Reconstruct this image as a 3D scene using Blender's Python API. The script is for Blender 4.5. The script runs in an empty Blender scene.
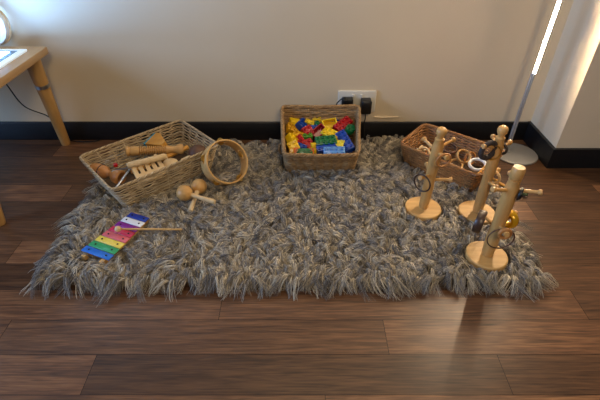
import bpy, math, random
import numpy as np
from mathutils import Vector, Matrix, Euler, noise
random.seed(7); rng = np.random.default_rng(7)
S = bpy.context.scene; C = S.collection
R = math.radians; PI = math.pi

# ------------------------------------------------------------------ materials
def mat(name, col, rough=.6, metal=0, col2=None, scale=(8, 8, 8), bump=0, bscale=60, spec=.5,
        emit=None, est=0, island=None, detail=4, coat=0, obj_coords=True):
    m = bpy.data.materials.new(name); m.use_nodes = True
    nt = m.node_tree; N = nt.nodes; L = nt.links; b = N['Principled BSDF']
    b.inputs['Roughness'].default_value = rough; b.inputs['Metallic'].default_value = metal
    b.inputs['Specular IOR Level'].default_value = spec; b.inputs['Coat Weight'].default_value = coat
    tc = N.new('ShaderNodeTexCoord'); mp = N.new('ShaderNodeMapping'); mp.inputs['Scale'].default_value = scale
    L.new(tc.outputs['Object'], mp.inputs[0])
    nz = N.new('ShaderNodeTexNoise'); nz.inputs['Scale'].default_value = 1; nz.inputs['Detail'].default_value = detail
    L.new(mp.outputs[0], nz.inputs['Vector'])
    rp = N.new('ShaderNodeValToRGB'); rp.color_ramp.elements[0].position = .3; rp.color_ramp.elements[1].position = .7
    rp.color_ramp.elements[0].color = (*(col2 or [c * .85 for c in col]), 1); rp.color_ramp.elements[1].color = (*col, 1)
    L.new(nz.outputs['Fac'], rp.inputs[0]); out = rp.outputs[0]
    if island:
        g = N.new('ShaderNodeNewGeometry'); r2 = N.new('ShaderNodeValToRGB')
        e = r2.color_ramp.elements
        e[0].color = (*island[0], 1); e[1].color = (*island[-1], 1)
        for i, c in enumerate(island[1:-1]):
            q = e.new((i + 1) / (len(island) - 1)); q.color = (*c, 1)
        L.new(g.outputs['Random Per Island'], r2.inputs[0])
        mx = N.new('ShaderNodeMix'); mx.data_type = 'RGBA'; mx.inputs[0].default_value = .6
        L.new(out, mx.inputs[6]); L.new(r2.outputs[0], mx.inputs[7]); out = mx.outputs[2]
    L.new(out, b.inputs['Base Color'])
    if bump:
        n2 = N.new('ShaderNodeTexNoise'); n2.inputs['Scale'].default_value = bscale; n2.inputs['Detail'].default_value = 5
        L.new(tc.outputs['Object'], n2.inputs['Vector'])
        bp = N.new('ShaderNodeBump'); bp.inputs['Strength'].default_value = bump; bp.inputs['Distance'].default_value = .01
        L.new(n2.outputs['Fac'], bp.inputs['Height']); L.new(bp.outputs[0], b.inputs['Normal'])
    if emit:
        b.inputs['Emission Color'].default_value = (*emit, 1); b.inputs['Emission Strength'].default_value = est
    return m

def srgb(r, g, b):
    f = lambda c: (c / 255 / 12.92) if c / 255 <= .04045 else ((c / 255 + .055) / 1.055) ** 2.4
    return (f(r), f(g), f(b))

M = {}
M['wall'] = mat('plaster', srgb(226, 207, 176), .7, col2=srgb(218, 199, 168), scale=(1.5, 1.5, 1.5), bump=.12, bscale=14)
M['skirt'] = mat('black_skirting_paint', srgb(17, 18, 21), .45, bump=.1, bscale=30)
M['wood'] = mat('beech', srgb(212, 166, 100), .45, col2=srgb(188, 140, 78), scale=(60, 60, 7), coat=.15)
M['woodx'] = mat('beech_side_grain', srgb(214, 172, 108), .55, col2=srgb(192, 146, 84), scale=(7, 60, 60), coat=0)
M['pale'] = mat('pale_wood', srgb(224, 196, 150), .5, col2=srgb(206, 174, 126), scale=(60, 9, 60))
M['honey'] = mat('honey_wood', srgb(190, 132, 72), .4, col2=srgb(160, 104, 52), scale=(60, 60, 9), coat=.2)
M['ochre'] = mat('ochre_wood', srgb(214, 158, 70), .45, col2=srgb(192, 134, 52), scale=(50, 50, 10))
M['brown'] = mat('brown_wood', srgb(104, 70, 48), .5, col2=srgb(78, 50, 34), scale=(40, 40, 9))
M['dark'] = mat('dark_wood', srgb(74, 50, 36), .4, col2=srgb(52, 36, 26), scale=(40, 40, 9), coat=.2)
M['table'] = mat('birch_table', srgb(196, 160, 112), .45, col2=srgb(176, 138, 92), scale=(30, 4, 30), coat=.1)
M['tleg'] = mat('pine_leg', srgb(206, 162, 100), .45, col2=srgb(184, 138, 78), scale=(40, 40, 4), coat=.1)
M['steel'] = mat('steel', srgb(190, 192, 196), .3, 1, bump=.02)
M['lampmetal'] = mat('brushed_nickel', srgb(190, 186, 180), .45, .5)
M['brass'] = mat('brass', srgb(214, 176, 96), .28, 1)
M['gold'] = mat('yellow_lacquer', srgb(222, 170, 20), .25, .35, coat=.4)
M['black'] = mat('black_plastic', srgb(16, 16, 18), .4)
M['cord'] = mat('black_cord', srgb(14, 14, 15), .55)
M['white'] = mat('white_plastic', srgb(226, 220, 206), .35)
M['whitepaint'] = mat('white_paint', srgb(232, 230, 224), .5)
M['red'] = mat('red_paint', srgb(190, 20, 24), .4)
M['teal'] = mat('teal_paint', srgb(60, 148, 170), .45)
M['cloth'] = mat('olive_cloth', srgb(96, 104, 66), .9, col2=srgb(70, 78, 48), scale=(90, 90, 90))
M['coil'] = mat('charcoal_cord', srgb(70, 60, 58), .8, col2=srgb(44, 38, 38), scale=(200, 200, 200))
M['tube'] = mat('led_tube', (1, 1, 1), .5, emit=(1, .78, .52), est=470)
M['panel'] = mat('light_panel', (1, 1, 1), .4, emit=(.20, .46, 1), est=42)
M['edge'] = mat('lit_acrylic_edge', (.8, .85, .9), .4, emit=(.62, .84, 1), est=.6)
M['sea1'] = mat('pale_rush', srgb(206, 186, 152), .75, col2=srgb(164, 140, 106), scale=(30, 30, 30),
                island=[srgb(92, 70, 46), srgb(200, 176, 134), srgb(150, 122, 84), srgb(226, 212, 184), srgb(116, 90, 60)])
M['sea2'] = mat('seagrass', srgb(168, 134, 90), .8, col2=srgb(112, 82, 50), scale=(90, 90, 90), bump=.5, bscale=160,
                island=[srgb(120, 90, 56), srgb(176, 142, 96), srgb(146, 112, 72), srgb(188, 158, 112)])
M['sea3'] = mat('golden_wicker', srgb(168, 116, 62), .5, col2=srgb(118, 76, 38), scale=(60, 60, 60), coat=.15,
                island=[srgb(110, 70, 36), srgb(166, 114, 62), srgb(136, 90, 46), srgb(184, 134, 78)])
M['basefloor'] = mat('woven_bottom', srgb(92, 70, 46), .85, col2=srgb(60, 44, 30), scale=(60, 60, 60))
M['backing'] = mat('rug_backing', srgb(88, 80, 70), .95)
for n, c in dict(b_red=(176, 6, 20), b_crimson=(150, 4, 24), b_blue=(8, 66, 164), b_lblue=(84, 146, 214), b_yellow=(236, 200, 16),
                 b_pale=(240, 220, 70), b_green=(4, 108, 56), b_lgreen=(84, 150, 40), b_ochre=(212, 160, 16), b_orange=(222, 112, 24),
                 x_blue=(24, 108, 204), x_green=(50, 160, 100), x_yellow=(240, 212, 84), x_salmon=(222, 104, 108), x_red=(206, 48, 84),
                 x_purple=(132, 40, 140), x_white=(232, 234, 240), x_navy=(22, 52, 150)).items():
    M[n] = mat(n, srgb(*c), .38 if n[0] == 'b' else .35, col2=tuple(v * .95 for v in srgb(*c)), coat=.2)

# laminate floor: tone per board, grain along x
def floor_mat():
    m = bpy.data.materials.new('walnut_laminate'); m.use_nodes = True
    nt = m.node_tree; N = nt.nodes; L = nt.links; b = N['Principled BSDF']
    tc = N.new('ShaderNodeTexCoord'); g = N.new('ShaderNodeNewGeometry')
    off = N.new('ShaderNodeVectorMath'); off.operation = 'SCALE'; off.inputs[0].default_value = (7, 13, 31)
    L.new(g.outputs['Random Per Island'], off.inputs['Scale'])
    ad = N.new('ShaderNodeVectorMath'); L.new(tc.outputs['Object'], ad.inputs[0]); L.new(off.outputs[0], ad.inputs[1])
    def nz(scale, det, dist):
        mp = N.new('ShaderNodeMapping'); mp.inputs['Scale'].default_value = scale; L.new(ad.outputs[0], mp.inputs[0])
        n = N.new('ShaderNodeTexNoise'); n.inputs['Scale'].default_value = 1; n.inputs['Detail'].default_value = det
        n.inputs['Distortion'].default_value = dist; L.new(mp.outputs[0], n.inputs['Vector']); return n
    a = nz((4.2, 50, 1), 7, 1.6); c = nz((14, 260, 1), 5, .4)
    mx = N.new('ShaderNodeMath'); mx.operation = 'MULTIPLY_ADD'; mx.inputs[1].default_value = .5; L.new(c.outputs['Fac'], mx.inputs[0])
    m2 = N.new('ShaderNodeMath'); m2.operation = 'MULTIPLY'; m2.inputs[1].default_value = .5; L.new(a.outputs['Fac'], m2.inputs[0])
    L.new(m2.outputs[0], mx.inputs[2])
    rp = N.new('ShaderNodeValToRGB'); e = rp.color_ramp.elements
    e[0].position = .30; e[0].color = (*srgb(58, 37, 25), 1); e[1].position = .76; e[1].color = (*srgb(160, 114, 76), 1)
    q = e.new(.48); q.color = (*srgb(106, 72, 48), 1)
    L.new(mx.outputs[0], rp.inputs[0])
    mr = N.new('ShaderNodeMapRange'); mr.inputs[3].default_value = .42; mr.inputs[4].default_value = 1.05
    L.new(g.outputs['Random Per Island'], mr.inputs[0])
    vm = N.new('ShaderNodeVectorMath'); vm.operation = 'SCALE'; L.new(rp.outputs[0], vm.inputs[0]); L.new(mr.outputs[0], vm.inputs['Scale'])
    L.new(vm.outputs[0], b.inputs['Base Color'])
    b.inputs['Roughness'].default_value = .36
    bp = N.new('ShaderNodeBump'); bp.inputs['Strength'].default_value = .15; bp.inputs['Distance'].default_value = .002
    L.new(mx.outputs[0], bp.inputs['Height']); L.new(bp.outputs[0], b.inputs['Normal'])
    return m
M['floor'] = floor_mat()
M['seam'] = mat('board_seam', srgb(26, 18, 14), .7)

def rug_mat():
    m = bpy.data.materials.new('shaggy_wool'); m.use_nodes = True
    nt = m.node_tree; N = nt.nodes; L = nt.links; b = N['Principled BSDF']
    at = N.new('ShaderNodeAttribute'); at.attribute_name = 'tone'
    rp = N.new('ShaderNodeValToRGB'); e = rp.color_ramp.elements
    e[0].color = (*srgb(70, 67, 66), 1); e[1].color = (*srgb(240, 224, 196), 1)
    for p, c in ((.3, (118, 113, 109)), (.5, (160, 152, 140)), (.72, (192, 178, 152))):
        q = e.new(p); q.color = (*srgb(*c), 1)
    L.new(at.outputs['Fac'], rp.inputs[0]); L.new(rp.outputs[0], b.inputs['Base Color'])
    b.inputs['Roughness'].default_value = .85; b.inputs['Specular IOR Level'].default_value = .25
    b.inputs['Sheen Weight'].default_value = .15
    return m
M['rug'] = rug_mat()

# ------------------------------------------------------------------ mesh builder
class MB:
    def __init__(s): s.v = []; s.f = []; s.sm = []; s.mi = []; s.cur = 0
    def add(s, v, f, smooth=True, mx=None):
        o = len(s.v)
        s.v += [tuple(mx @ Vector(p)) if mx else tuple(p) for p in v]
        s.f += [tuple(i + o for i in q) for q in f]; s.sm += [smooth] * len(f); s.mi += [s.cur] * len(f)
        return s
    def box(s, c, d, mx=None, bev=0):
        x, y, z = [q / 2 for q in d]
        if bev:
            b = min(bev, x * .9, y * .9, z * .9); v = []; f = []
            # rounded-edge box: three nested rings top and bottom
            rings = [(-z, b), (-z + b * .3, b * .3), (-z + b, 0), (z - b, 0), (z - b * .3, b * .3), (z, b)]
            def ring(zz, ins):
                out = []; r = b * 1.0
                for sx, sy, a0 in ((1, 1, 0), (-1, 1, 90), (-1, -1, 180), (1, -1, 270)):
                    for k in range(3):
                        a = R(a0 + k * 45); rr = max(r - ins, r * .05)
                        out.append((sx * (x - r) + math.cos(a) * rr, sy * (y - r) + math.sin(a) * rr, zz))
                return out
            for zz, ins in rings: v += ring(zz, ins)
            n = 12
            for k in range(5):
                for i in range(n): j = (i + 1) % n; f.append((k * n + i, k * n + j, (k + 1) * n + j, (k + 1) * n + i))
            f.append(tuple(range(n))[::-1]); f.append(tuple(range(5 * n, 6 * n)))
            v = [(p[0] + c[0], p[1] + c[1], p[2] + c[2]) for p in v]
            return s.add(v, f, False, mx)
        v = [(c[0] + a * x, c[1] + bb * y, c[2] + e * z) for a in (-1, 1) for bb in (-1, 1) for e in (-1, 1)]
        return s.add(v, [(0, 1, 3, 2), (4, 6, 7, 5), (0, 4, 5, 1), (2, 3, 7, 6), (0, 2, 6, 4), (1, 5, 7, 3)], False, mx)
    def lathe(s, prof, n=24, mx=None, closed=False):       # prof = [(r, z)...]
        v = []; f = []; m = len(prof)
        for r, z in prof:
            for i in range(n): a = 2 * PI * i / n; v.append((r * math.cos(a), r * math.sin(a), z))
        for k in range(m if closed else m - 1):
            k2 = (k + 1) % m
            for i in range(n):
                j = (i + 1) % n; f.append((k * n + i, k * n + j, k2 * n + j, k2 * n + i))
        if not closed:
            if prof[0][0] > 1e-4: f.append(tuple(range(n))[::-1])
            if prof[-1][0] > 1e-4: f.append(tuple(range((m - 1) * n, m * n)))
        return s.add(v, f, True, mx)
    def torus(s, Rr, r, n=32, k=10, mx=None, flat=1, ax=1):  # axis z; flat scales thickness along z
        return s.lathe([(Rr + r * math.cos(2 * PI * i / k), r * flat * math.sin(2 * PI * i / k)) for i in range(k)], n, mx, True)
    def tube(s, pts, rad, k=6, closed=False, mx=None):
        P = [Vector(p) for p in pts]; n = len(P); v = []; f = []
        t0 = (P[1] - P[0]).normalized(); ref = Vector((0, 0, 1)) if abs(t0.z) < .9 else Vector((1, 0, 0))
        u = t0.cross(ref).normalized()
        for i in range(n):
            a = P[(i - 1) % n] if (closed or i) else P[0]; b = P[(i + 1) % n] if (closed or i < n - 1) else P[-1]
            t = (b - a); t = t.normalized() if t.length > 1e-9 else t0
            u = (u - t * u.dot(t)); u = u.normalized() if u.length > 1e-6 else t.orthogonal().normalized()
            w = t.cross(u); r = rad[i] if hasattr(rad, '__len__') else rad
            for j in range(k):
                an = 2 * PI * j / k; v.append(P[i] + (u * math.cos(an) + w * math.sin(an)) * r)
        for i in range(n if closed else n - 1):
            i2 = (i + 1) % n
            for j in range(k): j2 = (j + 1) % k; f.append((i * k + j, i * k + j2, i2 * k + j2, i2 * k + j))
        if not closed: f.append(tuple(range(k))[::-1]); f.append(tuple(range((n - 1) * k, n * k)))
        return s.add(v, f, True, mx)
    def prism(s, poly, z0, z1, mx=None, smooth=False):
        n = len(poly); v = [(x, y, z0) for x, y in poly] + [(x, y, z1) for x, y in poly]
        f = [tuple(range(n))[::-1], tuple(range(n, 2 * n))] + [(i, (i + 1) % n, n + (i + 1) % n, n + i) for i in range(n)]
        return s.add(v, f, smooth, mx)
    def build(s, name, m, parent=None, loc=None, rot=None):
        me = bpy.data.meshes.new(name); me.from_pydata([tuple(p) for p in s.v], [], s.f)
        me.polygons.foreach_set('use_smooth', s.sm)
        for q in (m if isinstance(m, (list, tuple)) else [m]): me.materials.append(q)
        me.polygons.foreach_set('material_index', s.mi)
        me.update()
        import bmesh as bmm
        b = bmm.new(); b.from_mesh(me); bmm.ops.recalc_face_normals(b, faces=b.faces); b.to_mesh(me); b.free()
        try: me.set_sharp_from_angle(angle=R(42))
        except Exception: pass
        o = bpy.data.objects.new(name, me); C.objects.link(o)
        if parent: o.parent = parent
        if loc is not None: o.location = loc
        if rot is not None: o.rotation_euler = rot
        return o

def thing(name, label, cat, loc=(0, 0, 0), rot=(0, 0, 0), group=None):
    o = bpy.data.objects.new(name, None); C.objects.link(o); o.empty_display_size = .05
    o.location = loc; o.rotation_euler = rot; o['label'] = label; o['category'] = cat
    if group: o['group'] = group
    return o
def tag(o, label, cat, group=None):
    o['label'] = label; o['category'] = cat
    if group: o['group'] = group
    return o
def struct(o): o['kind'] = 'structure'; return o
def AX(p, d, roll=0):   # matrix putting local z along d at p
    q = Vector(d).normalized().to_track_quat('Z', 'Y')
    return Matrix.Translation(p) @ q.to_matrix().to_4x4() @ Matrix.Rotation(roll, 4, 'Z')

# ------------------------------------------------------------------ room
YB = 1.578; PX = .928; PY = 1.366
BW = .096; BL = .914
f = MB(); offs = {0: .450, 1: .204, 2: -.201}
y0 = .479
for r in range(-7, 12):
    o = offs.get(r, random.random() * BL); ya = y0 + r * BW; g = .0006
    yb = min(ya + BW, YB + .02)
    for k in range(-5, 5):
        xa = o + k * BL
        x0, x1 = max(xa, -2.9), min(xa + BL, 2.6)
        if x1 <= x0: continue
        f.add([(x0 + g, ya + g, 0), (x1 - g, ya + g, 0), (x1 - g, yb - g, 0), (x0 + g, yb - g, 0)], [(0, 1, 2, 3)], False)
f.cur = 1; f.box((-.15, .43, -.006), (5.5, 2.4, .01))
fl = struct(f.build('floor', [M['floor'], M['seam']]))
struct(MB().box(((-2.9 + PX) / 2 + .01, YB + .05, 1.25), (PX + 2.9 + .02, .1, 2.5)).build('wall_back', M['wall']))
w = MB(); w.prism([(PX, PY), (2.6, PY), (2.6, YB + .1), (PX, YB + .1)], 0, 2.5)
struct(w.build('wall_right', M['wall']))
BH = .080; bt = .012
struct(MB().box(((-2.9 + PX) / 2, YB - bt / 2, BH / 2), (PX + 2.9, bt, BH), bev=.003).build('baseboard_back', M['skirt']))
w = MB(); w.prism([(PX, YB), (PX - bt, YB), (PX - bt, PY - bt), (2.6, PY - bt), (2.6, PY), (PX, PY)], 0, BH)
struct(w.build('baseboard_right', M['skirt']))
# left wall with the window the cold daylight comes through
XL = -2.9; w = MB()
w.box((XL - .05, 1.26, 1.25), (.1, .64, 2.5)); w.box((XL - .05, -.72, 1.25), (.1, .4, 2.5))
w.box((XL - .05, .21, .275), (.1, 1.46, .55)); w.box((XL - .05, .21, 2.2), (.1, 1.46, .6))
struct(w.build('wall_left', M['wall']))
w = MB()
for y in (-.50, .21, .92): w.box((XL - .03, y, 1.225), (.05, .05, 1.35))
for z in (.57, 1.88): w.box((XL - .03, .21, z), (.05, 1.46, .05))
struct(w.build('window_1', M['whitepaint']))
# paint ridge / buried cable under the socket
w = MB(); w.tube([(.295, YB - .001, .100), (.33, YB - .002, .098), (.39, YB - .001, .099)], [.004, .005, .003], 6)
struct(w.build('trim_1', M['wall']))

# ------------------------------------------------------------------ rug
RX0, RX1, RY0, RY1 = -.675, .632, .79, 1.525
foot = []     # (polygon) footprints pressing the pile down
def inside(poly, X, Y):
    res = np.zeros(X.shape, bool); n = len(poly)
    for i in range(n):
        x1, y1 = poly[i]; x2, y2 = poly[(i + 1) % n]
        c = ((y1 > Y) != (y2 > Y)) & (X < (x2 - x1) * (Y - y1) / ((y2 - y1) if y2 != y1 else 1e-9) + x1)
        res ^= c
    return res
def disc(x, y, r): return [(x + r * math.cos(a * PI / 8), y + r * math.sin(a * PI / 8)) for a in range(16)]

def build_rug():
    root = thing('shaggy_rug', 'large grey and beige shaggy rug with long wool pile on the dark wooden floor', 'rug', (0, 0, 0))
    b = MB(); b.box(((RX0 + RX1) / 2, (RY0 + RY1) / 2, .004), (RX1 - RX0 - .02, RY1 - RY0 - .01, .006)); b.build('backing', M['backing'], root)
    sp = .0115; xs = np.arange(RX0, RX1, sp); ys = np.arange(RY0, RY1, sp)
    gx, gy = np.meshgrid(xs, ys); gx = gx.ravel() + rng.uniform(-.006, .006, gx.size); gy = gy.ravel() + rng.uniform(-.006, .006, gy.size)
    kp = gy < 1.505 + .05 * gx; gx, gy = gx[kp], gy[kp]
    N = gx.size; J = 11; Sg = 7
    th = np.empty(N)
    for i in range(N):
        a = noise.noise(Vector((gx[i] * 5, gy[i] * 5, 3.1))); b2 = noise.noise(Vector((gx[i] * 14, gy[i] * 14, 9)))
        th[i] = -PI / 2 + a * 3.6 + b2 * 2.6
    th += rng.normal(0, .6, N)
    # near the edge the locks lean outwards
    for d, ang, kf in ((gx - RX0, PI * 1.05, .6), (RX1 - gx, -.15, .6), (gy - RY0, -PI / 2, .5), (RY1 - gy, PI / 2, .8)):
        k = np.clip(1 - d / .05, 0, 1) * kf
        vx = np.cos(th) * (1 - k) + np.cos(ang) * k; vy = np.sin(th) * (1 - k) + np.sin(ang) * k
        th = np.arctan2(vy, vx)
    Ln = rng.uniform(.036, .078, N); Ln = np.where((gy > RY1 - .03), Ln * .35, Ln)
    Ln = np.where((gx < RX0 + .04) | (gx > RX1 - .04) | (gy < RY0 + .03), Ln * .85, Ln)
    hp = rng.uniform(.017, .036, N); cv = rng.uniform(-.8, .8, N)
    s = np.linspace(0, 1, Sg)[None, None, :]
    A = lambda q: q[:, None, None]
    phi = rng.uniform(0, 2 * PI, (N, J))[:, :, None]; tw = rng.uniform(-3, 3, (N,))
    prof = (.5 + .8 * np.sin(PI * np.clip(s, 0, 1)) ** .8) * .0052 * (1 - .15 * s)
    jl = rng.uniform(.82, 1.1, (N, J))[:, :, None]
    along = A(Ln) * s * jl; side = A(cv * Ln) * s ** 2 + prof * np.cos(phi + A(tw) * s)
    side = side + rng.normal(0, .0014, (N, J, Sg)) * s + rng.normal(0, .007, (N, J, 1)) * s ** 1.5
    dx, dy = np.cos(th), np.sin(th)
    X = A(gx) + along * A(dx) - side * A(dy); Y = A(gy) + along * A(dy) + side * A(dx)
    Z = .008 + A(hp) * np.sin(PI * np.clip(s * .93, 0, 1) ** .62) + prof * .8 * np.sin(phi + A(tw) * s) + rng.normal(0, .001, (N, J, Sg))
    Z = np.maximum(Z, .003)
    for p in foot:
        m = inside(p, X, Y); Z = np.where(m, np.minimum(Z, .021), Z)
    Y = np.minimum(Y, YB - bt - .003)
    rad = np.broadcast_to(.00122 * (1 - .6 * s), X.shape)
    P = np.stack([X, Y, Z], -1)                               # N,J,S,3
    ux = np.broadcast_to((-A(dy)), X.shape); uy = np.broadcast_to(A(dx), X.shape)
    V = np.empty(X.shape + (3, 3), np.float32)
    for c in range(3):
        an = 2 * PI * c / 3 + .5
        V[..., c, 0] = P[..., 0] + ux * rad * math.cos(an); V[..., c, 1] = P[..., 1] + uy * rad * math.cos(an)
        V[..., c, 2] = P[..., 2] + rad * math.sin(an)
    nv = V.size // 3; ns = N * J
    base = (np.arange(ns) * Sg * 3)[:, None, None]
    kk = (np.arange(Sg - 1) * 3)[None, :, None]; cc = np.arange(3)[None, None, :]; c2 = (cc + 1) % 3
    F = np.stack([base + kk + cc, base + kk + c2, base + kk + 3 + c2, base + kk + 3 + cc], -1).reshape(-1, 4).astype(np.int32)
    me = bpy.data.meshes.new('pile'); me.vertices.add(nv); me.vertices.foreach_set('co', V.ravel())
    me.loops.add(F.size); me.loops.foreach_set('vertex_index', F.ravel())
    me.polygons.add(len(F)); me.polygons.foreach_set('loop_start', np.arange(len(F), dtype=np.int32) * 4)
    me.update(calc_edges=True); me.polygons.foreach_set('use_smooth', np.ones(len(F), bool))
    tone = (rng.uniform(0, 1, N)[:, None] * .55 + rng.uniform(0, 1, (N, J)) * .45)
    tone = np.repeat(np.clip(tone, 0, 1).ravel(), Sg * 3).astype(np.float32)
    at = me.attributes.new('tone', 'FLOAT', 'POINT'); at.data.foreach_set('value', tone)
    me.materials.append(M['rug'])
    o = bpy.data.objects.new('pile', me); C.objects.link(o); o.parent = root; o['kind'] = 'stuff'
    return root

# ------------------------------------------------------------------ baskets
def loop_pts(cs, rc, n):
    cs = [Vector(c) for c in cs]; out = []; m = len(cs)
    for i in range(m):
        p, a, b = cs[i], cs[i - 1], cs[(i + 1) % m]
        q0 = p + (a - p).normalized() * rc; q1 = p + (b - p).normalized() * rc
        for k in range(7): t = k / 6; out.append(q0 * (1 - t) ** 2 + p * 2 * t * (1 - t) + q1 * t * t)
    # resample evenly
    L = [0]
    for i in range(len(out)): L.append(L[-1] + (out[(i + 1) % len(out)] - out[i]).length)
    res = []; j = 0
    for k in range(n):
        d = L[-1] * k / n
        while L[j + 1] < d: j += 1
        t = (d - L[j]) / max(L[j + 1] - L[j], 1e-9); res.append(out[j].lerp(out[(j + 1) % len(out)], t))
    return res

def basket(label, top, bot, rows, stakes, mt, rc=.03, amp=.0022, rimr=.005, sag=0, jit=0, strands=2, rim=True, tr=1.12, stk=.002, double=False):
    cen = sum((Vector(b) for b in bot), Vector()) / 4
    root = thing('woven_basket', label, 'basket', cen)
    top = [Vector(t) - cen for t in top]; bt_ = [Vector(b) - cen for b in bot]
    n = stakes * 4
    def ring(t, off=0, par=0, amp_=0, jz=0, sg=True):
        cs = [b.lerp(a, t) for a, b in zip(top, bt_)]; L = loop_pts(cs, rc * (.7 + .3 * t), n); out = []
        c0 = sum(cs, Vector()) / 4
        for i, p in enumerate(L):
            tg = (L[(i + 1) % n] - L[i - 1]); nn = Vector((tg.y, -tg.x, 0)).normalized()
            if nn.dot(p - c0) < 0: nn = -nn
            o = off + amp_ * math.cos(PI * i / 4 * 1 + PI * par) if amp_ else off
            # sag of the long sides, towards their middle
            sgv = 0
            if sag and sg:
                m = min((p - c).length for c in cs) / max((cs[0] - cs[1]).length, .01)
                sgv = -sag * min(m * 2, 1) ** 2 * t
            out.append(p + nn * o + Vector((0, 0, sgv + (random.uniform(-jz, jz) if jz else 0))))
        return out
    H_ = (sum((t.z for t in top)) - sum((b.z for b in bt_))) / 4
    b = MB(); dr = H_ / rows
    for k in range(rows):
        t = (k + .5) / rows
        b.tube(ring(t, 0, k % 2, amp, jit), dr * .5 * tr, 5, True)
        if double: b.tube(ring(t + .3 / rows, 0, (k + 1) % 2, amp * 1.4, jit), dr * .32, 4, True)
    rings = [ring(k / 6) for k in range(7)]
    for i in range(stakes):
        b.tube([rings[k][(i * 4 + 2) % n] for k in range(7)], stk, 4)
    b.build('body', mt, root)
    bb = MB(); L = ring(0.03, -.004, sg=False); bb.prism([(p.x, p.y) for p in L], -.001, .005); bb.build('bottom', M['basefloor'], root)
    if rim:
        r = MB(); L0 = ring(1.0)
        dense = []
        for i in range(n):
            a, c = L0[i], L0[(i + 1) % n]
            for q in range(3): dense.append(a.lerp(c, q / 3))
        nd = len(dense); per = sum((dense[i] - dense[i - 1]).length for i in range(nd)); turns = round(per / (rimr * 5.5))
        for sidx in range(strands):
            pts = []
            for i, p in enumerate(dense):
                tg = (dense[(i + 1) % nd] - dense[i - 1]).normalized(); nn = Vector((tg.y, -tg.x, 0)).normalized()
                a = 2 * PI * (turns * i / nd + sidx / strands)
                pts.append(p + nn * math.cos(a) * rimr * .62 + Vector((0, 0, math.sin(a) * rimr * .62)))
            r.tube(pts, rimr * .62, 5, True)
        r.build('rim', mt, root)
    return root

# left basket
B1top = [(-.733, 1.228, .128), (-.452, 1.488, .131), (-.278, 1.305, .127), (-.560, 1.042, .124)]
B1bot = [(-.690, 1.228, .024), (-.456, 1.445, .024), (-.318, 1.300, .024), (-.552, 1.083, .024)]
basket('pale rush basket of wooden instruments, left of the three baskets', B1top, B1bot, 21, 26, M['sea1'], rc=.022, amp=.0024, rimr=.0040, jit=.0019, tr=.86, strands=3, stk=.0018)
B2top = [(-.070, 1.500, .180), (.222, 1.505, .180), (.192, 1.226, .135), (-.054, 1.226, .135)]
B2bot = [(-.058, 1.475, .024), (.206, 1.475, .024), (.190, 1.297, .024), (-.048, 1.297, .024)]
b2 = basket('brown seagrass basket full of toy bricks, middle of the three baskets', B2top, B2bot, 20, 30, M['sea2'], rc=.022, amp=.0028, rimr=.0058, sag=.004, jit=.0012, strands=3, double=True)
h = MB(); h.tube([(-.134, -.02, .075), (-.146, -.025, .07), (-.149, -.03, .055), (-.142, -.035, .042), (-.128, -.035, .038)], .005, 7)
h.build('handle', M['sea2'], b2)
B3top = [(.352, 1.345, .110), (.476, 1.495, .112), (.712, 1.300, .110), (.572, 1.138, .108)]
B3bot = [(.380, 1.345, .024), (.482, 1.466, .024), (.680, 1.295, .024), (.568, 1.166, .024)]
basket('golden brown wicker basket of wooden rings, right of the three baskets', B3top, B3bot, 18, 34, M['sea3'], rc=.028, amp=.0024, rimr=.0048, strands=3, tr=1.05)
for q in (B1bot, B2bot, B3bot):
    c = [sum(p[i] for p in q) / 4 for i in (0, 1)]
    foot.append([(c[0] + (p[0] - c[0]) * 1.12, c[1] + (p[1] - c[1]) * 1.12) for p in q])

# ------------------------------------------------------------------ camera maths is not needed below: plain metres
# toy bricks in the middle basket
def brick(label, loc, rot, nx, ny, h, m, hollow=False, studs=True, round_=False):
    root = thing('toy_brick', label, 'toy brick', loc, rot, 'plastic toy bricks in the middle basket')
    u = .0159; X, Y = nx * u, ny * u; b = MB()
    if round_:
        b.lathe([(0, 0), (u * .9, 0), (u * .98, .003), (u * .98, h - .003), (u * .9, h), (0, h)], 20)
    elif hollow:
        t = .0035
        b.box((0, -Y / 2 + t / 2, h / 2), (X, t, h), bev=.001); b.box((0, Y / 2 - t / 2, h / 2), (X, t, h), bev=.001)
        b.box((-X / 2 + t / 2, 0, h / 2), (t, Y, h), bev=.001); b.box((X / 2 - t / 2, 0, h / 2), (t, Y, h), bev=.001)
        b.box((0, 0, .003), (X * .96, Y * .96, .003))
        if nx == ny == 2: b.lathe([(.0062, .003), (.0082, .003), (.0082, h - .001), (.0062, h - .001)], 16, closed=True)
    else: b.box((0, 0, h / 2), (X - .0004, Y - .0004, h), bev=.0012)
    b.build('body', m, root)
    if studs:
        s = MB()
        for i in range(nx if not round_ else 2):
            for j in range(ny if not round_ else 2):
                px, py = ((i - (nx - 1) / 2) * u, (j - (ny - 1) / 2) * u) if not round_ else ((i - .5) * u * .8, (j - .5) * u * .8)
                s.lathe([(.0047, h - .0005), (.0047, h + .0040), (.0042, h + .0045), (.0030, h + .0045), (.0030, h + .002), (0, h + .002)], 12, Matrix.Translation((px, py, 0)))
        s.build('studs', m, root)
    return root
HB = .0192
def at(px, py, z):     # point at height z seen in that direction from where the photo was taken
    dx = (px - 300) / 433; dv = (200 - py) / 433; T = R(37.2)
    d = (dx, math.cos(T) + dv * math.sin(T), -math.sin(T) + dv * math.cos(T)); t = (z - .88) / d[2]
    return (t * d[0], t * d[1], z)
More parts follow.
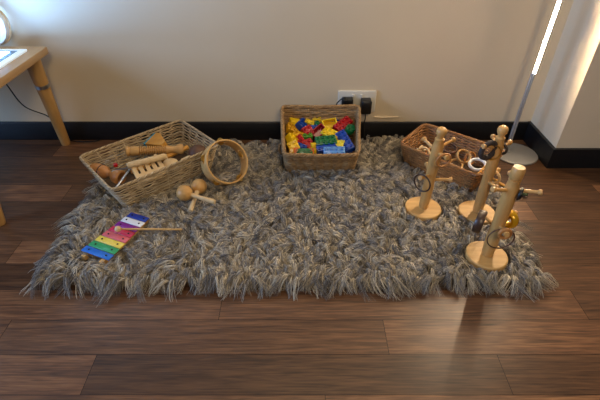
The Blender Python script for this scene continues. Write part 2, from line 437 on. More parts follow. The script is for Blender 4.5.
BR = [
 ('yellow brick standing on end, back left corner of brick basket', 293, 119, .125, (80, 10, 10), 2, 2, 2 * HB, 'b_yellow', 0),
 ('blue long brick leaning upright beside back yellow brick', 300.5, 123, .118, (38, 6, 72), 4, 2, HB, 'b_blue', 0),
 ('green brick partly hidden at back, right of upright blue brick', 309, 118, .120, (10, 0, 20), 2, 2, HB, 'b_lgreen', 0),
 ('yellow brick at back centre lying level behind the crimson brick', 316.5, 118, .122, (12, 4, 4), 2, 2, HB, 'b_yellow', 0),
 ('small yellow brick in front of green back brick', 309.5, 122.5, .118, (20, 12, -22), 2, 1, HB, 'b_yellow', 0),
 ('yellow brick against left basket wall, second from back', 289.6, 128, .114, (18, 30, 12), 2, 2, HB, 'b_ochre', 0),
 ('bright red brick tilted in middle left of the brick pile', 305.5, 130.5, .112, (42, -8, 38), 2, 2, 1.4 * HB, 'b_red', 0),
 ('tiny green brick between yellow back brick and crimson brick', 316, 123.5, .117, (25, 0, 30), 1, 1, HB, 'b_green', 0),
 ('small blue brick between the red and crimson bricks', 312.3, 127, .112, (35, 0, 10), 2, 1, HB, 'b_blue', 0),
 ('crimson brick with hollow underside facing out, centre of pile', 318.6, 131, .112, (30, -22, 36), 3, 2, 1.2 * HB, 'b_crimson', 1),
 ('yellow open frame brick with dark hollow, back right of centre', 329, 123.5, .115, (38, -4, 14), 3, 2, 1.3 * HB, 'b_yellow', 1),
 ('blue brick at back right against basket wall', 337.5, 118, .120, (15, 0, 8), 2, 2, HB, 'b_blue', 0),
 ('red long brick lying diagonally at back right', 342.5, 124, .120, (22, -14, 42), 4, 2, HB, 'b_red', 0),
 ('green round brick near right basket wall', 349.6, 128.5, .118, (25, 10, 0), 2, 2, HB, 'b_green', 2),
 ('yellow long brick lying diagonally with studs up, right of crimson brick', 332, 134, .113, (22, 6, -38), 4, 2, HB, 'b_yellow', 0),
 ('blue long brick sloping down along right basket wall', 346.3, 140.5, .112, (26, 16, -68), 5, 2, HB, 'b_blue', 0),
 ('green long brick stacked on the dark blue brick, front centre', 325.5, 140, .120, (24, 0, 12), 4, 2, HB * .9, 'b_green', 0),
 ('dark blue long brick under green brick, front centre', 326, 146.5, .104, (24, 0, 12), 4, 2, HB, 'b_blue', 0),
 ('pale yellow brick between diagonal yellow and light blue bricks', 340, 145, .104, (20, -10, -20), 2, 2, HB, 'b_pale', 0),
 ('light blue long brick with studs up against front basket wall', 334, 151, .108, (34, 0, 3), 4, 2, HB, 'b_lblue', 0),
 ('bright yellow brick at left basket wall above front corner', 289.8, 139, .110, (26, 28, 38), 2, 2, 1.2 * HB, 'b_yellow', 0),
 ('bright yellow brick tilted towards front left corner', 293.5, 145, .106, (34, -16, 22), 2, 2, HB, 'b_yellow', 0),
 ('ochre yellow brick between left yellow bricks and red brick', 296.6, 135.5, .108, (10, 20, -20), 2, 2, HB, 'b_ochre', 0),
 ('red brick behind blue brick at front left of pile', 300.8, 140, .106, (36, 12, -62), 2, 2, HB, 'b_red', 0),
 ('small red brick left of small upright yellow brick', 307.5, 143.5, .103, (30, -10, 28), 2, 2, HB, 'b_red', 0),
 ('small light green brick below bright red brick', 307.2, 136.5, .104, (15, 0, 12), 2, 1, HB, 'b_lgreen', 0),
 ('small dark blue brick behind the front green brick', 302, 146.5, .101, (20, 8, -30), 2, 1, HB, 'b_blue', 0),
 ('small yellow brick upright left of the dark blue brick', 313, 144.5, .108, (70, 0, 12), 1, 2, HB, 'b_yellow', 0),
 ('green smooth sided brick against front wall near left', 304.5, 150.5, .108, (62, 0, 2), 3, 2, HB, 'b_green', 0),
 ('yellow brick in front left corner of the basket', 291.5, 150, .108, (58, 0, 4), 1, 2, HB, 'b_ochre', 0),
 ('orange brick beside front left corner yellow brick', 296.3, 150, .108, (58, 0, 2), 1, 2, HB, 'b_orange', 0),
 ('orange red brick right of the front green brick', 311.5, 150.5, .107, (55, 0, -8), 1, 2, HB, 'b_orange', 0),
]
for lb, px, py, z, rt, nx, ny, hh, m, k in BR:
    z -= .002; p = at(px, py - .5, z + .01); o = brick(lb, (p[0], p[1], z - .004), [R(a) for a in rt], nx, ny, hh, M[m], k == 1, k != 1, k == 2); o.scale = (1.16, 1.16, 1.16)
# lower layer glimpsed between the top bricks
cols = ['b_blue', 'b_red', 'b_yellow', 'b_green']
k = 0
for i in range(5):
    for j in range(3):
        x = -.005 + i * .039; y = 1.31 + j * .058
        o = brick('plastic toy brick glimpsed deep in the middle basket under the others', (x, y, .055 + .008 * j), (R(random.uniform(-8, 8)), R(random.uniform(-8, 8)), R(random.uniform(-20, 20))), 2, 3, 1.3 * HB, M[cols[k % 4]])
        k += 1

# ------------------------------------------------------------------ instruments in the left basket
def rod(p, q, prof, n=18):    # lathe profile [(r, t 0..1)] along p->q ; returns MB in local coords about p
    d = Vector(q) - Vector(p); b = MB(); b.lathe([(r, t * d.length) for r, t in prof], n); return b, d.to_track_quat('Z', 'Y').to_euler()
def V3(px, py, z): return Vector(at(px, py, z))
# ribbed rasp
p, q = V3(125.5, 151.5, .125), V3(184, 149, .110)
pr = [(.001, 0), (.010, .002), (.0165, .02), (.0175, .045), (.0165, .065), (.014, .08), (.0165, .10), (.0160, .22)]
for i in range(13):
    t = .235 + i * .036; pr += [(.0155, t), (.0092, t + .008), (.0092, t + .016), (.0155, t + .023)]
pr += [(.0150, .72), (.011, .80), (.0125, .86), (.0165, .90), (.0175, .94), (.0165, .98), (.009, .999), (.001, 1)]
b, e = rod(p, q, pr, 20); r = thing('wooden_rasp', 'ribbed wooden rasp shaker with turned ends lying across left basket', 'musical instrument', p, e, None)
b.build('body', M['wood'], r)
# stick
p, q = V3(127, 166, .140), V3(166, 156, .142)
b, e = rod(p, q, [(.001, 0), (.0075, .004), (.0098, .03), (.0098, .97), (.0075, .996), (.001, 1)]); o = b.build('rhythm_stick', M['pale'], None, p, e)
tag(o, 'thick pale wooden rhythm stick resting below the ribbed rasp', 'rhythm stick')
p, q = V3(160, 160, .095), V3(188, 147, .100)
b, e = rod(p, q, [(.001, 0), (.0065, .004), (.0085, .03), (.0085, .97), (.0065, .996), (.001, 1)]); o = b.build('rhythm_stick', M['ochre'], None, p, e)
tag(o, 'ochre wooden rhythm stick half hidden under the right end of rasp', 'rhythm stick')
p, q = V3(131, 172, .100), V3(150, 164, .100)
b, e = rod(p, q, [(.001, 0), (.006, .004), (.008, .03), (.008, .97), (.006, .996), (.001, 1)]); o = b.build('rhythm_stick', M['ochre'], None, p, e)
tag(o, 'ochre wooden rhythm stick just beneath the thick pale stick', 'rhythm stick')
# comb-like wooden clapper with five fingers
r = thing('wooden_comb_clapper', 'pale wooden comb shaped clapper with upright prongs in left basket', 'clapper', V3(151, 175.5, .104), (R(26), 0, R(38)))
b = MB()
out = [(-.046, -.004), (-.040, -.014), (-.015, -.020), (.022, -.020), (.044, -.014), (.050, .000), (.050, .008)]
top_ = []
for i in range(5):
    x1 = .050 - i * .0205
    top_ += [(x1, .050 - i * .001), (x1 - .003, .062 - i * .002), (x1 - .008, .066 - i * .002), (x1 - .012, .060 - i * .002), (x1 - .0135, .014)]
    if i < 4: top_ += [(x1 - .0205, .014)]
b.prism(out + top_, 0, .010); b.build('body', M['pale'], r)
# rounded wooden dome (spoon castanet)
b = MB(); b.lathe([(0, 0), (.023, .001), (.027, .006), (.024, .013), (.014, .018), (0, .020)], 28)
r = thing('wooden_castanet', 'pale round wooden castanet shell right of the comb clapper', 'castanet', V3(171, 165.5, .100), (R(4), R(4), 0)); b.build('shell', M['pale'], r)
MB().tube([(-.015, .018, .010), (-.022, .028, .012), (-.026, .036, .013)], .0055, 8).build('handle', M['pale'], r)
# orange wedge block with teal side
r = thing('wooden_wedge_block', 'ochre wooden wedge block with a teal side behind the rasp', 'wooden block', V3(160, 147, .098), (R(14), R(-8), R(-24)))
b = MB(); b.prism([(-.036, -.02), (.040, -.02), (.040, .002), (-.012, .040), (-.030, .040)], 0, .03); b.build('body', M['ochre'], r)
b = MB(); b.prism([(-.046, -.02), (-.0365, -.02), (-.0305, .040), (-.038, .040)], 0, .029); b.build('side_panel', M['teal'], r)['label'] = 'teal painted side'
# triangle
a, c, d = V3(112, 171, .118), V3(131, 167.5, .124), V3(114.5, 190, .112)
cen = (a + c + d) / 3
b = MB(); pts = []
cs = [Vector(v) - cen for v in (a, c, d)]
def rc_path(cs, rr):
    out = []
    for i, pnt in enumerate(cs):
        A_, B_ = cs[i - 1], cs[(i + 1) % 3]; q0 = pnt + (A_ - pnt).normalized() * rr; q1 = pnt + (B_ - pnt).normalized() * rr
        for k in range(5): t = k / 4; out.append(q0 * (1 - t) ** 2 + pnt * 2 * t * (1 - t) + q1 * t * t)
    return out
pth = rc_path(cs, .008); pth = pth[1:] ; b.tube(pth, .0034, 8)
o = b.build('metal_triangle', M['steel'], None, cen); tag(o, 'shiny steel triangle instrument at front left inside left basket', 'triangle')
o = MB().lathe([(.001, 0), (.006, .001), (.007, .006), (.006, .011), (.001, .012)], 12).build('beater_cap', M['red'], None, V3(116, 166.5, .113)); o.name = 'red_bead'
tag(o, 'small red bead beside the steel triangle', 'bead')
# two-cup tone block
p = V3(122, 178, .098); q = V3(92, 168, .100); d = q - p
b = MB()
r = thing('wooden_tone_block', 'honey brown turned wooden tone block with two cups, left end of basket', 'tone block', p, d.to_track_quat('Z', 'Y').to_euler())
L_ = d.length
b.lathe([(.014, .004), (.019, .0), (.0235, .004), (.0245, .014), (.0225, .026), (.015, .038), (.011, .044), (.0105, .056), (.015, .062), (.0205, .070), (.022, .080), (.022, L_ - .02), (.019, L_ - .006), (.012, L_), (.001, L_ + .001)], 28)
b.lathe([(.014, .004), (.0135, .022), (.001, .023)], 20)
b.build('body', M['honey'], r)
MB().torus(.0222, .0016, 28, 8, Matrix.Translation((0, 0, .085))).build('band', M['dark'], r)
# brown coconut shaker and its pale handle
p = V3(198, 153, .098)
r = thing('brown_shaker', 'dark brown round shaker with pale handle, right end of left basket', 'shaker', p)
MB().lathe([(.033 * math.sin(PI * i / 14), -.028 * math.cos(PI * i / 14)) for i in range(15)], 26).build('head', M['brown'], r)
MB().lathe([(.008, .022), (.010, .04), (.012, .062), (.009, .068), (.001, .069)], 14, AX((0, 0, 0), (-.62, -.62, -.12))).build('handle', M['pale'], r)['label'] = 'pale wooden handle'
r = V3(207, 158, .11); o = MB().lathe([(.001, -.012), (.009, -.009), (.012, 0), (.009, .009), (.001, .012)], 14).build('wooden_bead', M['pale'], None, r)
tag(o, 'pale wooden bead at right corner of left basket beside tambourine', 'bead')

# ------------------------------------------------------------------ tambourine
cen = Vector((-.250, 1.222, .108)); nrm = Vector((.54, -.60, .59)).normalized()
r = thing('tambourine', 'wooden tambourine hoop with brass jingles leaning on left basket corner', 'tambourine', cen, nrm.to_track_quat('Z', 'Y').to_euler())
Ro, Ri, hw = .0745, .069, .0235
b = MB()
b.lathe([(Ro, hw), (Ro - .001, hw + .0012), (Ri + .001, hw + .0012), (Ri, hw), (Ri, .008), (Ro, .008)], 60, closed=True)
b.lathe([(Ro, -.008), (Ri, -.008), (Ri, -hw), (Ri + .001, -hw - .0012), (Ro - .001, -hw - .0012), (Ro, -hw)], 60, closed=True)
for i in range(5):     # solid stretches between the jingle slots
    a0 = 2 * PI * i / 5 + .30; a1 = a0 + 2 * PI / 5 - .46; m = 9; v = []; fc = []
    for kx in range(m):
        a = a0 + (a1 - a0) * kx / (m - 1)
        for rr, zz in ((Ro, -.008), (Ro, .008), (Ri, .008), (Ri, -.008)): v.append((rr * math.cos(a), rr * math.sin(a), zz))
    for kx in range(m - 1):
        for z in range(4): fc.append((kx * 4 + z, kx * 4 + (z + 1) % 4, kx * 4 + 4 + (z + 1) % 4, kx * 4 + 4 + z))
    fc += [(0, 1, 2, 3), tuple(4 * (m - 1) + z for z in range(4))]; b.add(v, fc)
b.build('frame', M['woodx'], r)
for i in range(5):
    a = 2 * PI * i / 5 + .30 - .23; rr = (Ro + Ri) / 2
    j = MB()
    mx = Matrix.Translation((rr * math.cos(a), rr * math.sin(a), 0))
    for s in (-1, 1): j.lathe([(.001, s * .0012), (.004, s * .0022), (.011, s * .0026), (.0125, s * .0014), (.0125, s * .0009), (.0105, s * .0019), (.001, s * .0006)], 18, mx)
    j.lathe([(.0008, -.008), (.0008, .008)], 6, mx)
    j.build('jingle', M['brass'], r)

# ------------------------------------------------------------------ maracas
def maraca(label, hp, tp, m):
    hp, tp = Vector(hp), Vector(tp); d = tp - hp
    r = thing('wooden_maraca', label, 'maraca', hp, d.to_track_quat('Z', 'Y').to_euler(), 'pair of wooden maracas on the rug')
    R_ = .0255
    MB().lathe([(R_ * math.sin(PI * i / 12) , -R_ * math.cos(PI * i / 12)) for i in range(12)] + [(.0075, R_ * 1.05), (0, R_ * 1.06)], 26).build('head', m, r)
    MB().lathe([(.0078, R_ * .93), (.0068, R_ * 1.3), (.0062, d.length * .6), (.0082, d.length * .93), (.0065, d.length), (.001, d.length + .001)], 16).build('handle', M['pale'], r)
maraca('wooden maraca with pale handle pointing right, on top of its pair', at(184.5, 193, .072), at(215, 202, .060), M['wood'])
maraca('wooden maraca with handle pointing towards the viewer, under its pair', at(199, 186.5, .062), at(190.5, 211, .044), M['wood'])

# ------------------------------------------------------------------ xylophone
P0 = Vector((-.558, .852, 0)); P1 = Vector((-.487, 1.018, 0)); d = (P1 - P0); ang = math.atan2(d.y, d.x)
ln = d.length + .01
r = thing('toy_xylophone', 'toy xylophone with eight rainbow coloured metal bars on the rug', 'xylophone', ((P0.x + P1.x) / 2, (P0.y + P1.y) / 2, .030), (R(0), 0, ang))
b = MB()   # two rails converging, and end blocks
for s in (-1, 1):
    b.add(*(lambda x0, x1, y0, y1, wd: ([(x0, s * (y0 - wd), 0), (x1, s * (y1 - wd), 0), (x1, s * (y1 + wd), 0), (x0, s * (y0 + wd), 0), (x0, s * (y0 - wd), .014), (x1, s * (y1 - wd), .014), (x1, s * (y1 + wd), .014), (x0, s * (y0 + wd), .014)],
            [(0, 1, 2, 3), (4, 5, 6, 7), (0, 1, 5, 4), (1, 2, 6, 5), (2, 3, 7, 6), (3, 0, 4, 7)]))(-ln / 2 - .012, ln / 2 + .004, .031, .021, .006), False)
b.box((-ln / 2 + .02, 0, .006), (.012, .05, .011)); b.box((ln / 2 - .02, 0, .006), (.012, .036, .011))
b.build('frame', M['woodx'], r)
bars = ['x_blue', 'x_green', 'x_yellow', 'x_salmon', 'x_red', 'x_purple', 'x_white', 'x_navy']
names = ['blue', 'green', 'yellow', 'salmon pink', 'crimson', 'purple', 'white', 'navy blue']
for i, c in enumerate(bars):
    x = -ln / 2 + ln * (i + .5) / 8; half = .049 - i * .0020
    o = MB().box((x, 0, .0165), (ln / 8 - .0022, half * 2, .0032), bev=.0012).build('bar', M[c], r); o['label'] = names[i] + ' bar'
    for s in (-1, 1):
        MB().lathe([(.0026, .0179), (.0026, .0195), (.0012, .0205), (0, .0206)], 12, Matrix.Translation((x, s * half * .62, 0))).build('pin', M['black'], o)
foot.append([(P0.x - .05, P0.y + .02), (P0.x + .04, P0.y - .03), (P1.x + .035, P1.y - .015), (P1.x - .035, P1.y + .02)])
p, q = Vector(at(118, 229, .063)), Vector(at(182, 229.5, .050)); d = q - p
r = thing('wooden_mallet', 'thin wooden mallet with round head resting across the xylophone', 'mallet', p, d.to_track_quat('Z', 'Y').to_euler())
MB().lathe([(.0095 * math.sin(PI * i / 10), -.0095 * math.cos(PI * i / 10)) for i in range(11)], 18).build('head', M['pale'], r)
MB().lathe([(.003, .007), (.0034, d.length * .5), (.003, d.length), (.001, d.length + .001)], 10).build('stick', M['woodx'], r)

# ------------------------------------------------------------------ mug trees
def tree(label, x, y, lean, pegs, ht, pr_=1.0, barrel=False):
    r = thing('wooden_mug_tree', label, 'mug tree', (x, y, .024), (0, 0, 0), 'three wooden mug trees on the rug')
    MB().lathe([(0, 0), (.053, 0), (.0555, .002), (.0555, .014), (.053, .0165), (0, .0165)], 48).build('base', M['woodx'], r)
    sh = Matrix.Identity(4); sh[0][2] = lean[0] / ht; sh[1][2] = lean[1] / ht
    z = ht; p = [(.0125, .016), (.0145, .022), (.0160, .05), (.0165, .09), (.0150, .13), (.0162, .165), (.0165, .20), (.0160, .235), (.0145, z - .052), (.0125, z - .040), (.0135, z - .038), (.0135, z - .034), (.0088, z - .030), (.0100, z - .025), (.0140, z - .018), (.0150, z - .011), (.0135, z - .005), (.0090, z - .0006), (0, z)]
    if barrel: p = p[:-7] + [(.0110, z - .034), (.0138, z - .030), (.0148, z - .016), (.0140, z - .004), (.0118, z - .0005), (0, z)]
    MB().lathe([(rr * pr_, zz) for rr, zz in p], 26, sh).build('post', M['wood'], r)
    out = []
    for az, ze, L in pegs:
        az = R(az); ze = ze - .024; z0 = ze - .016
        c = sh @ Vector((0, 0, z0)); e = Vector((c.x + L * math.cos(az), c.y + L * math.sin(az), ze)); d = e - c; l = d.length
        MB().lathe([(.0048, .008), (.0046, l * .5), (.0042, l - .014), (.0046, l - .010), (.0070, l - .008), (.0076, l - .004), (.0064, l - .0005), (.001, l)], 14, AX(c, d)).build('peg', M['wood'], r)
        out.append((Vector((x, y, .024)) + c, Vector((x, y, .024)) + e))
    foot.append(disc(x, y, .064))
    return out
t1 = tree('wooden mug tree nearest the wicker basket, leftmost of three, dark bangle hanging', .387, 1.071, (.006, .0), [(27, .267, .060), (120, .256, .060), (282, .255, .060), (92, .168, .055), (338, .160, .062), (222, .176, .060)], .293)
t2 = tree('middle wooden mug tree of the three, with charcoal coiled bracelet on top peg', .550, 1.050, (.0, .0), [(84, .273, .058), (204, .284, .058), (30, .270, .056), (40, .170, .060), (276, .170, .058)], .309, .96)
t3 = tree('front wooden mug tree standing nearest the viewer with yellow ring', .515, .860, (.003, .0), [(74, .273, .060), (198, .273, .060), (329, .275, .066), (125, .152, .060), (27, .166, .060), (266, .164, .060)], .301, 1.08, True)
def hang(peg, t, R_, r_, name, label, m, axis=None, cat='bangle', flat=1, tilt=0, k=10, down=(0, 0, -1)):
    c, e = peg; d = e - c; p = c + d * t; ax = Vector((d.x, d.y, 0)).normalized() if axis is None else Vector(axis).normalized()
    dn = Vector(down).normalized(); dn = (dn + ax * tilt).normalized(); ax = (ax - dn * ax.dot(dn)).normalized()
    cen = p + dn * (R_ - r_ - .0045)
    o = MB().torus(R_, r_, 36, k, flat=flat).build(name, m, None, cen, ax.to_track_quat('Z', 'Y').to_euler())
    tag(o, label, cat); return o
hang(t1[2], .72, .0205, .0032, 'wooden_ring', 'brown wooden ring on front upper peg of leftmost mug tree', M['honey'], cat='ring')
hang(t1[5], .70, .0270, .0024, 'dark_bangle', 'thin dark bangle on lower left peg of leftmost mug tree', M['dark'])
# charcoal coil bracelet and a gold disc ring under it on the middle tree
o = hang(t2[1], .55, .0235, .0075, 'coiled_bracelet', 'thick charcoal coiled bracelet on upper left peg of middle mug tree', M['coil'], axis=(.35, -1, .3), cat='bracelet')
hang(t2[1], .30, .0230, .0030, 'brass_ring', 'shiny pale gold ring beside charcoal bracelet on middle mug tree', M['brass'], axis=(-.2, -1, .8), cat='ring', flat=2.4)
hang(t2[2], .45, .014, .0040, 'dark_ring', 'dark ring peeking out behind the middle mug tree top', M['coil'], cat='ring')
hang(t2[3], .6, .0200, .0040, 'wooden_ring', 'pale wooden ring on lower right peg of middle mug tree', M['pale'], cat='ring')
hang(t3[3], .80, .0290, .0038, 'brown_bangle', 'wide dark brown bangle on lower left peg of front mug tree', M['dark'], flat=2.8, axis=(.86, -.5, 0), down=(-.4, -.6, -.7))
hang(t3[5], .62, .0330, .0017, 'thin_bangle', 'large thin brown bangle around the post of front mug tree', M['brown'])
hang(t3[4], .60, .0190, .0085, 'yellow_ring', 'chunky shiny yellow ring on lower right peg of front mug tree', M['gold'], cat='ring', flat=1.3)
hang(t3[5], .80, .0130, .0050, 'wooden_ring', 'small honey wooden ring below yellow ring on front mug tree', M['honey'], cat='ring')
o = hang(t3[2], .34, .0150, .0018, 'black_bangle', 'black strap bangle on right hand peg of front mug tree', M['black'], flat=2.2, axis=(.86, -.5, 0), down=(-.35, -.5, -.8))
# olive cloth tie lying behind the middle tree on the floor
b = MB(); pts = [(0, 0, .008), (.018, -.010, .012), (.038, -.012, .010), (.055, -.026, .008), (.066, -.044, .010)]
b.tube(pts, [.006, .010, .008, .010, .004], 8)
o = b.build('cloth_tie', M['cloth'], None, (.700, 1.215, .002)); tag(o, 'crumpled olive cloth tie on floor right of the wicker basket', 'cloth tie')
p, q = Vector(at(493, 179, .012)), Vector(at(507, 188, .010)); b, e = rod(p, q, [(.001, 0), (.006, .01), (.006, .9), (.009, .93), (.007, .99), (.001, 1)])
tag(b.build('wooden_peg', M['ochre'], None, p, e), 'loose ochre wooden peg on floor behind the middle mug tree', 'peg')

# ------------------------------------------------------------------ rings in the right basket
def ring(px, py, z, R_, r_, m, label, rot, name='wooden_ring', flat=1, cat='ring', grp='wooden rings in the wicker basket'):
    o = MB().torus(R_, r_, 36, 10, flat=flat).build(name, m, None, at(px, py, z), [R(a) for a in rot]); tag(o, label, cat, grp); return o
ring(463.5, 156.5, .085, .0235, .0042, M['wood'], 'upright pale wooden ring in middle of wicker basket, dark inside', (38, 8, 0), flat=1.8)
ring(450, 148, .070, .0250, .0045, M['brown'], 'dark brown wooden ring at back of wicker basket by leftmost tree', (15, 0, 0))
ring(470, 158.5, .072, .0220, .0038, M['honey'], 'honey wooden ring tucked right of the upright pale ring', (60, 50, 0))
ring(477.5, 164.5, .088, .0260, .0050, M['whitepaint'], 'white ring lying at right end of wicker basket', (12, -8, 0), name='white_ring', flat=1.2)
ring(423, 153.5, .080, .0210, .0045, M['pale'], 'pale wooden ring at left end of the wicker basket', (50, -30, 10))
ring(431.5, 155, .070, .0240, .0040, M['honey'], 'honey wooden ring leaning between left end ring and mug tree post', (45, 20, 0))
ring(416, 152, .065, .0190, .0040, M['dark'], 'dark ring lying low in left corner of wicker basket', (10, 10, 0))
ring(456, 164.5, .065, .0210, .0040, M['wood'], 'wooden ring near front wall of wicker basket behind leftmost tree', (25, -12, 0))
ring(484, 152.5, .075, .0200, .0040, M['wood'], 'wooden ring at back right of wicker basket behind middle tree', (20, 20, 0))
p, q = V3(419.5, 146.5, .085), V3(427, 152.5, .070); b, e = rod(p, q, [(.001, 0), (.009, .05), (.0105, .2), (.007, .45), (.006, .8), (.009, .95), (.001, 1)])
tag(b.build('wooden_peg', M['pale'], None, p, e), 'pale turned wooden peg lying at left end of wicker basket', 'peg')
# openwork golden trellis bracelet
r = thing('trellis_bracelet', 'golden openwork wooden bracelet leaning on right end of wicker basket', 'bracelet', V3(486.5, 169, .098), (R(8), R(-14), R(43)), None)
b = MB()
for s in (-1, 1): b.tube([(-.042 + .084 * k / 8, s * .009, .006 * math.sin(PI * k / 8)) for k in range(9)], .0026, 6)
for k in range(7):
    x = -.038 + k * .0125
    for s in (-1, 1): b.tube([(x - .005, -s * .009, .006 * math.sin(PI * (x + .042) / .084)), (x + .006, s * .009, .006 * math.sin(PI * (x + .042) / .084))], .0018, 5)
b.build('band', M['ochre'], r)

# ------------------------------------------------------------------ floor lamp
r = thing('floor_lamp', 'slim metal floor lamp with glowing vertical strip in right corner', 'floor lamp', (.838, 1.452, 0))
MB().lathe([(0, 0), (.079, 0), (.0815, .002), (.0815, .006), (.079, .0085), (0, .0095)], 56).build('base', M['lampmetal'], r)
A0 = Vector((-.030, .010, .008)); dirv = Vector((.012, 0, 1)).normalized(); zl = .315
b = MB(); mx = Matrix.Translation(A0) @ Matrix.Rotation(math.atan(.012), 4, 'Y')
b.box((0, 0, zl / 2), (.007, .014, zl), mx, bev=.002); b.box((-.0065, 0, zl / 2), (.005, .011, zl), mx, bev=.002)
b.lathe([(.014, 0), (.014, .006), (.011, .010), (.0, .010)], 20, mx); b.build('pole', M['lampmetal'], r)
b = MB(); cmx = mx @ Matrix.Rotation(R(-20), 4, 'Z')
b.box((0, .0035, zl + .55), (.0115, .003, 1.10), cmx); b.box((-.0052, 0, zl + .55), (.001, .006, 1.10), cmx); b.box((.0052, 0, zl + .55), (.001, .006, 1.10), cmx); b.build('channel', M['lampmetal'], r)
b = MB(); b.box((0, -.0008, zl + .55), (.0090, .0055, 1.098), cmx); b.build('light_strip', M['tube'], r)
b = MB(); b.lathe([(.007, zl + 1.10), (.007, zl + 1.14), (.0, zl + 1.145)], 16, mx); b.lathe([(.0065, zl - .012), (.0065, zl), (0, zl)], 16, mx); b.build('end_cap', M['lampmetal'], r)

# ------------------------------------------------------------------ socket and plugs
xs0, xs1 = .147, .294; zs0, zs1 = .124, .212
r = thing('wall_socket', 'white double wall socket above black skirting behind the brick basket', 'wall socket', ((xs0 + xs1) / 2, YB, (zs0 + zs1) / 2))
MB().box((0, -.005, 0), (xs1 - xs0, .010, zs1 - zs0), bev=.003).build('plate', M['white'], r)
for s in (-1, 1): MB().box((s * .016, -.0115, .024), (.010, .004, .014), Matrix.Rotation(0, 4, 'X'), bev=.001).build('switch', M['white'], r)
def plug(label, x, z, wd, hh, dp, cord, cs):
    r = thing('power_plug', label, 'plug', (x, YB - .0105, z))
    MB().box((0, -dp / 2, 0), (wd, dp, hh), bev=.006).build('housing', M['black'], r)
    MB().box((0, -dp - .001, hh * .1), (wd * .7, .003, hh * .6), bev=.001).build('face_plate', M['black'], r)
    MB().tube(cord, .0024, 6).build('cord', M['cord'], r)
def bez(pts, n=24):
    P = [Vector(p) for p in pts]; P = [P[0] * 2 - P[1]] + P + [P[-1] * 2 - P[-2]]; out = []
    for i in range(1, len(P) - 2):
        for k in range(n // (len(P) - 3) + 1):
            t = k / (n // (len(P) - 3) + 1)
            out.append(.5 * ((2 * P[i]) + (-P[i - 1] + P[i + 1]) * t + (2 * P[i - 1] - 5 * P[i] + 4 * P[i + 1] - P[i + 2]) * t * t + (-P[i - 1] + 3 * P[i] - 3 * P[i + 1] + P[i + 2]) * t ** 3))
    out.append(P[-2]); return out
plug('round topped black plug with curved cord in left half of socket', .182, .172, .044, .040, .028, bez([(.0, -.026, .016), (-.012, -.030, .026), (-.030, -.022, .012), (-.044, -.012, -.02), (-.05, -.012, -.10)]), 0)
plug('black power adapter block with hanging cord in right half of socket', .254, .160, .040, .056, .040, bez([(0, -.020, -.026), (.002, -.022, -.05), (-.002, -.022, -.08), (.004, -.025, -.120), (.0, -.028, -.156)]), 0)

# ------------------------------------------------------------------ light table
TX1, TY1, TZ = -.872, 1.507, .40; TX0, TY0 = -1.60, .93
r = thing('light_table', 'low birch light table with glowing panel and splayed round legs', 'table', ((TX0 + TX1) / 2, (TY0 + TY1) / 2, 0))
cx, cy = (TX0 + TX1) / 2, (TY0 + TY1) / 2; X, Y = TX1 - TX0, TY1 - TY0
b = MB(); b.box((0, 0, TZ - .012), (X, Y, .024), bev=.0015); b.build('tabletop', M['table'], r)
legs = [((-.948, 1.536), (-.918, 1.470)), ((-.940, 1.035), (-.925, 1.085)), ((-1.535, 1.536), (-1.56, 1.470)), ((-1.535, 1.01), (-1.56, 1.075))]
for (fx, fy), (tx, ty) in legs:
    f0 = Vector((fx - cx, fy - cy, 0)); t0 = Vector((tx - cx, ty - cy, TZ - .024)); d = t0 - f0
    o = MB().tube([f0, f0 + d * .02, f0 + d * .5, t0], [.0155, .0175, .0215, .0265], 22).build('leg', M['tleg'], r)
    MB().tube([f0 + d * .70, f0 + d * .735], [.0253, .0255], 22).build('collar', M['steel'], o)
pn = MB(); pn.box((0, 0, TZ + .003), (X - .085, Y - .095, .007), bev=.001); pf = pn.build('light_panel', M['edge'], r)
pf['label'] = 'white framed glowing panel'
MB().box((0, 0, TZ + .007), (X - .125, Y - .135, .002)).build('grey_border', mat('blue_grey_plastic', srgb(120, 150, 176), .4), pf)
MB().box((0, 0, TZ + .009), (X - .160, Y - .170, .002)).build('glowing_sheet', M['panel'], pf)
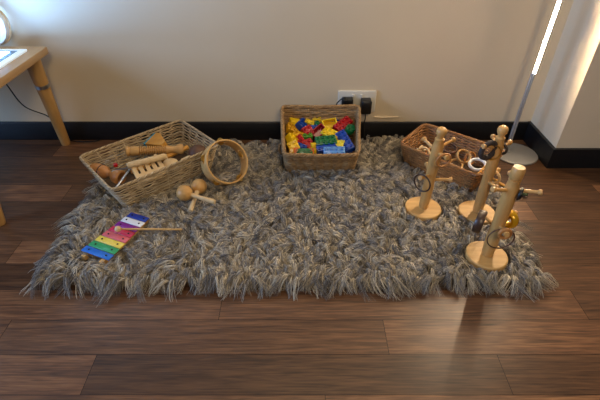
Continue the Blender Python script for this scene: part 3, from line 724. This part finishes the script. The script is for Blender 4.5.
# oval wooden hand mirror standing on the table against the wall
r = thing('oval_wooden_hoop', 'pale oval wooden hoop standing at back of the light table', 'hoop', at(-1, 44, .40 + .001))
b = MB(); n = 40
def ov(a, c): return [(a * math.cos(2 * PI * i / n), 0, c * math.sin(2 * PI * i / n)) for i in range(n)]
mxo = Matrix.Translation((0, .0, .062)) @ Matrix.Rotation(R(-6), 4, 'X')
o1, o2 = ov(.052, .062), ov(.034, .044); v = []
for yy in (-.012, .012):
    v += [(p[0], yy, p[2]) for p in o1] + [(p[0], yy, p[2]) for p in o2]
fc = []
for i in range(n):
    j = (i + 1) % n
    fc += [(i, j, n + j, n + i), (2 * n + i, 2 * n + j, 3 * n + j, 3 * n + i), (i, j, 2 * n + j, 2 * n + i), (n + i, n + j, 3 * n + j, 3 * n + i)]
b.add(v, fc, True, mxo); b.build('frame', M['whitepaint'], r)
MB().tube([mxo @ Vector((p[0] * 1.02, .012, p[2] * 1.02)) for p in o1], .004, 6, True).build('wooden_edge', M['pale'], r)
# cable from the light table
c = MB(); c.tube(bez([(-1.02, 1.40, .372), (-1.00, 1.41, .31), at(24, 106, .19)[:2] + (.19,), (-.985, YB - .03, .115), (-.955, YB - .022, .05), (-.945, YB - .02, .006), (-.93, 1.556, .004), (-.90, 1.548, .004), (-.84, 1.55, .004), (-.82, YB - .016, .004)], 70), .0022, 6)
tag(c.build('power_cable', M['cord']), 'thin black cable drooping from light table to floor by skirting', 'cable')

build_rug()

# ------------------------------------------------------------------ light
W = bpy.data.worlds.new('room_light'); S.world = W; W.use_nodes = True
bg = W.node_tree.nodes['Background']; bg.inputs[0].default_value = (.6, .76, 1.0, 1); bg.inputs[1].default_value = .13
def area(name, loc, rot, sx, sy, e, col):
    l = bpy.data.lights.new(name, 'AREA'); l.shape = 'RECTANGLE'; l.size = sx; l.size_y = sy; l.energy = e; l.color = col
    o = bpy.data.objects.new(name, l); C.objects.link(o); o.location = loc; o.rotation_euler = rot; return o
area('window_daylight', (XL + .03, .21, 1.22), (0, R(-90), 0), 1.3, 1.35, 95, (.30, .54, 1))
area('ceiling_lamp', (.1, 1.0, 2.45), (R(18), 0, 0), .5, .5, 12, (1, .78, .50))
area('wall_fill_light', (.4, -1.1, 1.95), (R(66), 0, 0), .5, .5, 26, (1, .78, .50))  # unseen fill light added behind the camera to warm the back wall

cam = bpy.data.cameras.new('camera'); co = bpy.data.objects.new('camera', cam); C.objects.link(co)
cam.sensor_width = 36; cam.lens = 433 / 600 * 36; co.location = (0, 0, .88); co.rotation_euler = (R(90 - 37.2), 0, 0)
cam.clip_start = .02
S.camera = co
S.view_settings.view_transform = 'Standard'; S.view_settings.look = 'None'; S.view_settings.gamma = 1
S.view_settings.use_curve_mapping = False; S.view_settings.exposure = -.28
